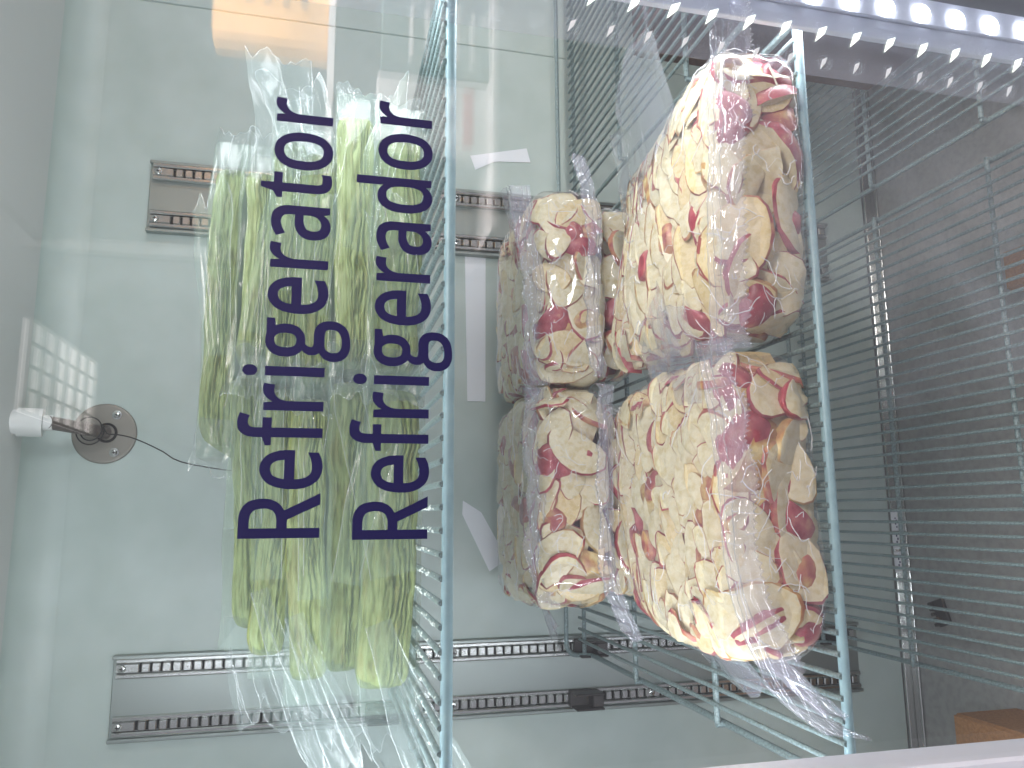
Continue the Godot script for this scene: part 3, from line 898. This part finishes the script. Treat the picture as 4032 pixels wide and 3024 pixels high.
func potato_bags() -> void:
	# hidden bags at the back that carry the two upper ones
	var y0 := SHELF_MID + 0.0068
	potato_bag("clear bag of sliced red-skinned potatoes underneath, lowest at the left of the back row", Vector3(0.018, y0 + 0.023, 0.18), Vector3(0.108, 0.023, 0.115), 1, 60, 0.0)
	potato_bag("clear bag of sliced red-skinned potatoes underneath, lowest at the right of the back row", Vector3(0.272, y0 + 0.023, 0.18), Vector3(0.105, 0.023, 0.115), 2, 60, 0.0)
	var y1 := y0 + 0.047
	var c := potato_bag("clear bag of sliced red-skinned potatoes stacked in the back row beside the empty wall space", Vector3(0.018, y1 + 0.043, 0.185), Vector3(0.122, 0.043, 0.122), 3, 190, 0.04)
	seal(c, [Vector3(-0.125, 0.018, 0.10), Vector3(-0.06, 0.034, 0.106), Vector3(0.0, 0.031, 0.112), Vector3(0.06, 0.036, 0.104), Vector3(0.125, 0.028, 0.102)], Vector3(0, 0.90, -0.30), 0.026, 1.0)
	var d := potato_bag("clear bag of sliced red-skinned potatoes stacked in the back row before the steel wall plate", Vector3(0.272, y1 + 0.043, 0.185), Vector3(0.118, 0.043, 0.122), 4, 190, -0.03)
	seal(d, [Vector3(-0.12, 0.024, 0.10), Vector3(-0.05, 0.036, 0.108), Vector3(0.0, 0.033, 0.112), Vector3(0.06, 0.040, 0.102), Vector3(0.128, 0.046, 0.090)], Vector3(0, 0.90, -0.25), 0.028, 2.0)
	add_sheet(d, "film_flap", M.flap_film, sheet(Vector3(0.02, 0.03, 0.02), Vector3(1, 0.10, -0.35), Vector3(0.3, 0.5, 0.9), 0.12, 0.16, 0.13, 4.0, 0.008, 0.0, 11.0))
	add_sheet(c, "film_flap", M.flap_film, sheet(Vector3(0.10, 0.012, 0.07), Vector3(1, 0.65, 0.15), Vector3(0, 0.7, 0.7), 0.055, 0.06, 0.05, 5.0, 0.006, 0.0, 12.0, 0.0, 0.0015))
	add_sheet(c, "film_flap", M.flap_film, sheet(Vector3(-0.09, 0.015, 0.02), Vector3(-1, 0.1, 0.05), Vector3(0, 0.3, 1.0), 0.07, 0.15, 0.10, 4.0, 0.008, 0.02, 13.0))
	var a := potato_bag("clear bag of sliced red-skinned potatoes at the front, at the bare-wired end of the shelf", Vector3(0.006, y0 + 0.039, 0.502), Vector3(0.115, 0.038, 0.121), 5, 270, 0.02)
	seal(a, [Vector3(-0.165, -0.022, 0.122), Vector3(-0.130, 0.020, 0.120), Vector3(-0.06, 0.044, 0.118), Vector3(0.015, 0.047, 0.116), Vector3(0.07, 0.047, 0.108), Vector3(0.125, 0.048, 0.096)], Vector3(0, -0.62, 0.78), 0.030, 3.0)
	seal(a, [Vector3(-0.13, 0.012, -0.118), Vector3(-0.07, 0.037, -0.118), Vector3(0.0, 0.040, -0.117), Vector3(0.07, 0.040, -0.112), Vector3(0.13, 0.036, -0.115)], Vector3(0, 0.9, 0.3), 0.022, 4.0)
	add_sheet(a, "film_flap", M.flap_film, sheet(Vector3(-0.085, 0.022, -0.01), Vector3(-1, -0.55, 0.30), Vector3(0, 0.25, 1.0), 0.085, 0.22, 0.20, 4.0, 0.007, 0.012, 14.0))
	add_sheet(a, "film_flap", M.flap_film, sheet(Vector3(-0.115, 0.005, 0.10), Vector3(-0.8, -0.85, 0.25), Vector3(0.2, 0.1, 1.0), 0.062, 0.055, 0.035, 5.0, 0.007, 0.0, 15.0, 0.0, 0.0018))
	add_sheet(a, "film_flap", M.flap_film, sheet(Vector3(0.085, 0.036, 0.03), Vector3(1, 0.16, 0.10), Vector3(0, 0.2, 1.0), 0.075, 0.14, 0.16, 6.0, 0.007, 0.0, 16.0))
	var b := potato_bag("clear bag of sliced red-skinned potatoes at the front, beside the light strip", Vector3(0.262, y0 + 0.039, 0.502), Vector3(0.116, 0.038, 0.131), 6, 280, -0.03)
	seal(b, [Vector3(-0.135, 0.040, 0.108), Vector3(-0.07, 0.046, 0.118), Vector3(0.0, 0.048, 0.126), Vector3(0.06, 0.047, 0.130), Vector3(0.12, 0.044, 0.130), Vector3(0.150, 0.050, 0.122)], Vector3(0, -0.55, 0.83), 0.034, 5.0)
	seal(b, [Vector3(-0.12, 0.034, -0.138), Vector3(-0.06, 0.040, -0.14), Vector3(0.0, 0.040, -0.135), Vector3(0.06, 0.042, -0.128), Vector3(0.125, 0.060, -0.125)], Vector3(0, 0.9, 0.3), 0.022, 6.0)
	add_sheet(b, "film_flap", M.flap_film, sheet(Vector3(0.06, 0.036, -0.02), Vector3(1, 0.12, -0.1), Vector3(0, 0.2, 1.0), 0.11, 0.24, 0.20, 5.0, 0.009, 0.0, 17.0))
	add_sheet(b, "film_flap", M.flap_film, sheet(Vector3(-0.085, 0.032, -0.03), Vector3(-1, -0.15, 0.25), Vector3(0, 0.3, 1.0), 0.055, 0.20, 0.14, 6.0, 0.007, 0.006, 18.0))

# ---------------------------------------------------------------- cartons in the cabinet
func carton(label: String, lo: Vector3, hi: Vector3, m: Material) -> Node3D:
	var t := thing("carton", label, "box", Vector3((lo.x + hi.x) / 2, lo.y, (lo.z + hi.z) / 2))
	var e := (hi - lo) / 2.0
	part("carton_body", box(Vector3(-e.x, 0, -e.z), Vector3(e.x, e.y * 2, e.z), 0.003), m, t)
	part("top_flap", box(Vector3(-e.x + 0.002, e.y * 2 + 0.0004, -e.z + 0.002), Vector3(e.x - 0.002, e.y * 2 + 0.003, -0.001), 0.001), m, t)
	part("top_flap", box(Vector3(-e.x + 0.002, e.y * 2 + 0.0004, 0.001), Vector3(e.x - 0.002, e.y * 2 + 0.003, e.z - 0.002), 0.001), m, t)
	return t

func cartons() -> void:
	carton("large brown cardboard carton on the lower shelf of the neighbouring bay", Vector3(0.613, SHELF_LOW + 0.0067, 0.243), Vector3(0.98, -0.398, 0.60), M.card_dark)
	carton("low tan cardboard carton on the cabinet floor beside the door frame", Vector3(-0.62, -0.9575, 0.20), Vector3(-0.272, -0.853, 0.56), M.card)
	carton("tan cardboard carton on the cabinet floor under the empty shelf", Vector3(0.305, -0.9575, 0.288), Vector3(0.362, -0.93, 0.50), M.card)
	var st := begin()
	add_box(st, Vector3(-0.02, 0.0, -0.012), Vector3(0.02, 0.006, 0.012), 0.001)
	for k in 5: add_box(st, Vector3(-0.019 + k * 0.008, 0.0065, -0.012), Vector3(-0.014 + k * 0.008, 0.014, -0.006), 0.0008)
	var br := part("floor_bracket", finish(st), M.clip, null, Vector3(-0.157, -0.9578, 0.082))
	br.rotation.y = 0.35
	tag(br, "small dark toothed bracket lying on the grey cabinet floor", "bracket")

# ---------------------------------------------------------------- the door
func word(parent: Node3D, text: String, x0: float, x1: float, y: float, cap: float) -> void:
	var tm := TextMesh.new()
	var f := SystemFont.new()
	f.font_names = PackedStringArray(["Droid Sans"])
	var fv := FontVariation.new()
	fv.base_font = f
	fv.variation_embolden = 0.35
	tm.font = fv
	tm.text = text
	tm.font_size = 96
	tm.pixel_size = 0.001
	tm.depth = 0.004
	tm.curve_step = 0.6
	tm.horizontal_alignment = HORIZONTAL_ALIGNMENT_LEFT
	tm.vertical_alignment = VERTICAL_ALIGNMENT_BOTTOM
	var cm := TextMesh.new()
	cm.font = fv; cm.text = "R"; cm.font_size = 96; cm.pixel_size = 0.001; cm.depth = 0.004
	cm.horizontal_alignment = HORIZONTAL_ALIGNMENT_LEFT; cm.vertical_alignment = VERTICAL_ALIGNMENT_BOTTOM
	var full := tm.get_aabb()
	var cap_box := cm.get_aabb()
	var sx := (x1 - x0) / full.size.x
	var sy := cap / cap_box.size.y
	var o := part("lettering", tm, M.letter, parent)
	o.scale = Vector3(sx, sy, 0.1)
	o.position = Vector3(x0 - full.position.x * sx, y - cap_box.position.y * sy, GLASS + 0.0030) - parent.position
	o.set_meta("label", "dark blue word %s on the glass" % text)

func condensation_haze_tex() -> ImageTexture:  # fog and smears, with a veil of reflected haze painted into the alpha
	var im := Image.create(360, 400, false, Image.FORMAT_RGBA8)
	var n := FastNoiseLite.new()
	n.seed = 31; n.frequency = 0.012; n.fractal_octaves = 4
	var g := FastNoiseLite.new()
	g.seed = 8; g.frequency = 0.35
	var w := FastNoiseLite.new()
	w.seed = 12; w.frequency = 0.02; w.fractal_octaves = 3
	for y in 400:
		for x in 360:
			var u := x / 359.0 * 2.0 - 1.0
			var v := y / 399.0 * 2.0 - 1.0
			var d := Vector2(u * 1.05, v * 1.05).length() + 0.55 * n.get_noise_2d(x, y)
			var body := smoothstep(1.0, 0.25, d)
			var wipe := 0.7 + 0.30 * w.get_noise_2d(x * 0.55 + y * 0.7, (y - x) * 0.16)
			var a := body * clampf(wipe, 0.1, 1.0) * (0.85 + 0.4 * g.get_noise_2d(x, y)) * 0.22
			im.set_pixel(x, y, Color(1, 1, 1, clampf(a, 0.0, 0.3)))
	return ImageTexture.create_from_image(im)

func door() -> void:
	var t := thing("glass_door", "double-glazed refrigerator door with white frame and dark blue lettering", "door", Vector3(0.11, -1.0, GLASS))
	for z in [0.0, -0.020]:
		part("glass_pane", grid(2, 2, func(i, j): return Vector3(lerpf(-0.2585, 0.2805, i), 1.9 * j, z)), M.glass, t)
	part("stile", box(Vector3(-0.330, -0.02, -0.028), Vector3(-0.2590, 1.92, 0.006), 0.002), M.frame, t)
	part("gasket", box(Vector3(-0.332, -0.02, -0.044), Vector3(-0.275, 1.92, -0.0285), 0.003), M.frame_grey, t)
	part("stile", box(Vector3(0.2810, -0.02, -0.028), Vector3(0.345, 1.92, 0.006), 0.002), M.frame_grey, t)
	part("gasket", box(Vector3(0.300, -0.02, -0.044), Vector3(0.347, 1.92, -0.0285), 0.003), M.gasket, t)
	# breath of condensation and wipe marks on the inner pane, with reflected haze painted in
	var cm := mat("condensation_haze", Color(0.85, 0.88, 0.93), 0.9, 0.0, condensation_haze_tex())
	cm.uv1_triplanar = false
	cm.transparency = BaseMaterial3D.TRANSPARENCY_ALPHA
	var pm := PlaneMesh.new()
	pm.size = Vector2(0.42, 0.48); pm.orientation = PlaneMesh.FACE_Z
	part("condensation_haze", pm, cm, t, Vector3(0.12, 0.55, -0.0192))
	word(t, "Refrigerator", -0.0115, 0.2315, -0.0003, 0.0402)
	word(t, "Refrigerador", -0.0128, 0.2365, -0.0565, 0.0395)

func area_light(parent: Node3D, at: Vector3, towards: Vector3, size: Vector2, energy: float, c: Color) -> void:
	var l := AreaLight3D.new()
	l.name = "strip_glow"
	l.area_size = size
	l.light_energy = energy
	l.light_color = c
	l.area_range = 6.0
	l.area_attenuation = 2.0
	l.shadow_enabled = true
	l.basis = Basis.looking_at(towards.normalized(), Vector3.UP)
	l.position = at
	parent.add_child(l, true)

func led_lights() -> void:
	var em := mat("diode", Color(1, 1, 1), 0.4)
	em.emission_enabled = true; em.emission = Color(0.92, 0.95, 1.0); em.emission_energy_multiplier = 20.0
	var em2 := mat("ghost_glow", Color(1, 1, 1), 0.3)
	em2.emission_enabled = true; em2.emission = Color(0.97, 1.0, 0.93); em2.emission_energy_multiplier = 2.2  # self-lit glints that stand in for diode ghosts between the panes
	var cool := Color(0.96, 0.98, 1.0)
	# strip behind the right-hand frame, in view
	var t := thing("light_strip", "white light strip with bright round diodes behind the door's right-hand frame", "light", Vector3(0.405, -0.9, 0.64))
	part("housing", box(Vector3(-0.006, 0.0, -0.012), Vector3(0.060, 1.25, 0.005), 0.002), M.frame, t)
	part("channel", box(Vector3(-0.0035, 0.01, 0.0105), Vector3(0.026, 1.24, 0.014), 0.001), M.frame, t)
	part("channel_lip", box(Vector3(0.0265, 0.01, 0.0105), Vector3(0.032, 1.24, 0.022), 0.001), M.frame, t)
	part("added_glint_strip", box(Vector3(-0.068, 0.0, 0.0185), Vector3(-0.0065, 1.25, 0.0195)), M.glint_strip, t)  # added clear strip, only carries the painted ghost glints
	part("lens_wing", box(Vector3(-0.0215, 0.0, 0.006), Vector3(-0.0040, 1.25, 0.0120), 0.0008), M.frame, t)
	var dm := lathe([Vector2(0.0080, 0.0), Vector2(0.0078, 0.0016), Vector2(0.0052, 0.0034), Vector2(0.0001, 0.0047)], 12)
	for k in 30:
		var y := 0.9 - 0.372 - 0.0348 * (k - 15)
		if y < 0.03 or y > 1.2: continue
		part("diode", dm, em, t, Vector3(0.0065, y, 0.0142))
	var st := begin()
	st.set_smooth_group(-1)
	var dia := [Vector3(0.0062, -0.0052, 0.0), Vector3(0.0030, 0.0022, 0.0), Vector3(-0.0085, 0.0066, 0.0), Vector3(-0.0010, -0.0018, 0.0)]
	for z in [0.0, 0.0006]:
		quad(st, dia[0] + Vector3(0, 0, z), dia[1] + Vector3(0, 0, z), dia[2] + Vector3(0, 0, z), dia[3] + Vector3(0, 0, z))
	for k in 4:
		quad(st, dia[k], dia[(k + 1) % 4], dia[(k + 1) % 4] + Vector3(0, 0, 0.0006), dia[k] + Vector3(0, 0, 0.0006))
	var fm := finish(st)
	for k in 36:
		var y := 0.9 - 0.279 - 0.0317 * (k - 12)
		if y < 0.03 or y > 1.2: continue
		part("painted_led_ghost", fm, em2, t, Vector3(-0.0305, y, 0.0197))  # ghost reflection of a diode, drawn as a glowing diamond
	var em3 := mat("faint_painted_ghost", Color(1, 1, 1), 0.3)
	em3.emission_enabled = true; em3.emission = Color(0.9, 0.95, 1.0); em3.emission_energy_multiplier = 0.10  # weaker glow painting the fainter row of ghost reflections
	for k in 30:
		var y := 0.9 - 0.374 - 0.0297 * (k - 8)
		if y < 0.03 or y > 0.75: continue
		var fc := part("faint_painted_ghost", fm, em3, t, Vector3(-0.056, y, 0.0197))
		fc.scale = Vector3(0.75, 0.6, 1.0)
	area_light(t, Vector3(-0.008, 0.62, -0.016), Vector3(-0.62, -0.05, -0.8), Vector2(0.02, 1.2), 0.35, cool)
	# its twin behind the left-hand frame, hidden by the stile
	var u := thing("light_strip", "white light strip hidden behind the door's left-hand white frame", "light", Vector3(-0.215, -0.9, 0.64))
	part("housing", box(Vector3(-0.03, 0.0, -0.012), Vector3(0.012, 1.25, 0.010), 0.002), M.aluminium, u)
	part("diode_row", box(Vector3(-0.004, 0.02, -0.0165), Vector3(0.004, 1.23, -0.0125)), em, u)
	area_light(u, Vector3(0.0, 0.62, -0.018), Vector3(0.62, -0.05, -0.8), Vector2(0.02, 1.2), 0.33, cool)
	# strip of the next door along, lighting the neighbouring bay
	var v := thing("light_strip", "white light strip lighting the neighbouring bay, out of the picture", "light", Vector3(1.12, -0.9, 0.64))
	part("housing", box(Vector3(-0.012, 0.0, -0.012), Vector3(0.03, 1.25, 0.010), 0.002), M.aluminium, v)
	part("diode_row", box(Vector3(-0.004, 0.02, -0.0165), Vector3(0.004, 1.23, -0.0125)), em, v)
	area_light(v, Vector3(-0.016, 0.62, -0.018), Vector3(-0.6, -0.05, -0.8), Vector2(0.02, 1.2), 0.26, cool)

# ---------------------------------------------------------------- what the glass mirrors: a ceiling lamp and a rack of cartons across the aisle, with two added lamps
func store_behind() -> void:
	var em := mat("panel", Color(1, 1, 1), 0.5)
	em.emission_enabled = true; em.emission = Color(1.0, 0.96, 0.95); em.emission_energy_multiplier = 1.7
	for k in 2:
		var at: Vector3 = [Vector3(0.765, 1.45, 5.21), Vector3(0.75, 1.45, 1.75)][k]  # the second one is added to light the mirrored cartons
		var t := thing("ceiling_light", ["square-celled ceiling light mirrored in the upper glass of the door", "added unseen ceiling light over the aisle that brightens the mirrored cartons"][k], "ceiling light", at)
		part("panel", box(Vector3(-0.24, 0.03, -0.6), Vector3(0.24, 0.05, 0.6)), em, t)
		var st := begin()
		for i in 7: add_box(st, Vector3(-0.242, 0.0, -0.6 + i * 0.2 - 0.006), Vector3(0.242, 0.028, -0.6 + i * 0.2 + 0.006))
		for i in 5: add_box(st, Vector3(-0.24 + i * 0.12 - 0.004, 0.001, -0.6), Vector3(-0.24 + i * 0.12 + 0.004, 0.027, 0.6))
		part("louvre", finish(st), M.white_plastic, t)
		area_light(t, Vector3(0, 0.0292, 0), Vector3(0.0, -1.0, -0.02), Vector2(0.46, 1.18), [0.25, 12.0][k], Color(1.0, 0.97, 0.95))
	var r := thing("store_rack", "white store rack of cartons mirrored in the glass of the door", "rack", Vector3(1.4, -1.5, 2.36))
	for y in [1.05, 1.52]:
		part("rack_board", box(Vector3(-0.6, y - 0.02, -0.03), Vector3(0.8, y, 0.4), 0.002), M.box_white, r)
	for x in [-0.59, 0.77]:
		part("upright", box(Vector3(x - 0.02, 0.0, 0.401), Vector3(x + 0.02, 2.4, 0.43), 0.002), M.gasket, r)
	part("added_rack_lamp", box(Vector3(-0.6, 2.30, -0.44), Vector3(0.7, 2.33, -0.40), 0.003), M.aluminium, r)  # lamp added above the rack to brighten the mirrored cartons
	part("added_lamp_arm", box(Vector3(-0.59, 2.335, -0.42), Vector3(-0.57, 2.35, 0.43), 0.002), M.gasket, r)
	part("added_lamp_arm", box(Vector3(0.67, 2.335, -0.42), Vector3(0.69, 2.35, 0.43), 0.002), M.gasket, r)
	area_light(r, Vector3(0.05, 2.29, -0.39), Vector3(0.0, -0.75, 0.65), Vector2(1.2, 0.04), 14.0, Color(1.0, 0.97, 0.95))  # light of the added rack lamp, aimed away from the cabinet
	store_carton("orange carton with dark print on the store rack, mirrored in the glass", Vector3(1.30, 0.0205, 2.34), Vector3(1.68, 0.33, 2.43), M.box_orange, M.print)
	store_carton("dark green carton on the store rack, mirrored in the glass", Vector3(1.272, -0.4495, 2.34), Vector3(1.62, -0.13, 2.42), M.box_green, M.box_white)
	store_carton("white carton with a red stripe on the store rack, mirrored in the glass", Vector3(1.03, -0.4495, 2.35), Vector3(1.25, -0.12, 2.42), M.box_white, M.box_red)

func store_carton(label: String, lo: Vector3, hi: Vector3, m: Material, pm: Material) -> void:
	var t := thing("store_carton", label, "box", lo, "cartons on the store rack")
	var s := hi - lo
	part("carton_body", box(Vector3.ZERO, s, 0.003), m, t)
	var st := begin()
	if pm == M.box_red:
		add_box(st, Vector3(0.02, 0.05, -0.0012), Vector3(s.x - 0.02, 0.08, -0.0002))
	elif pm == M.box_white:
		for k in 5: add_box(st, Vector3(0.03, 0.05 + k * 0.045, -0.0012), Vector3(s.x * 0.55 + 0.02 * (k % 2), 0.062 + k * 0.045, -0.0002))
	else:
		for k in 4: add_box(st, Vector3(0.12, 0.06 + k * 0.05, -0.0012), Vector3(s.x * (0.7 + 0.05 * (k % 3)), 0.078 + k * 0.05, -0.0002))
	part("carton_print", finish(st), pm, t)
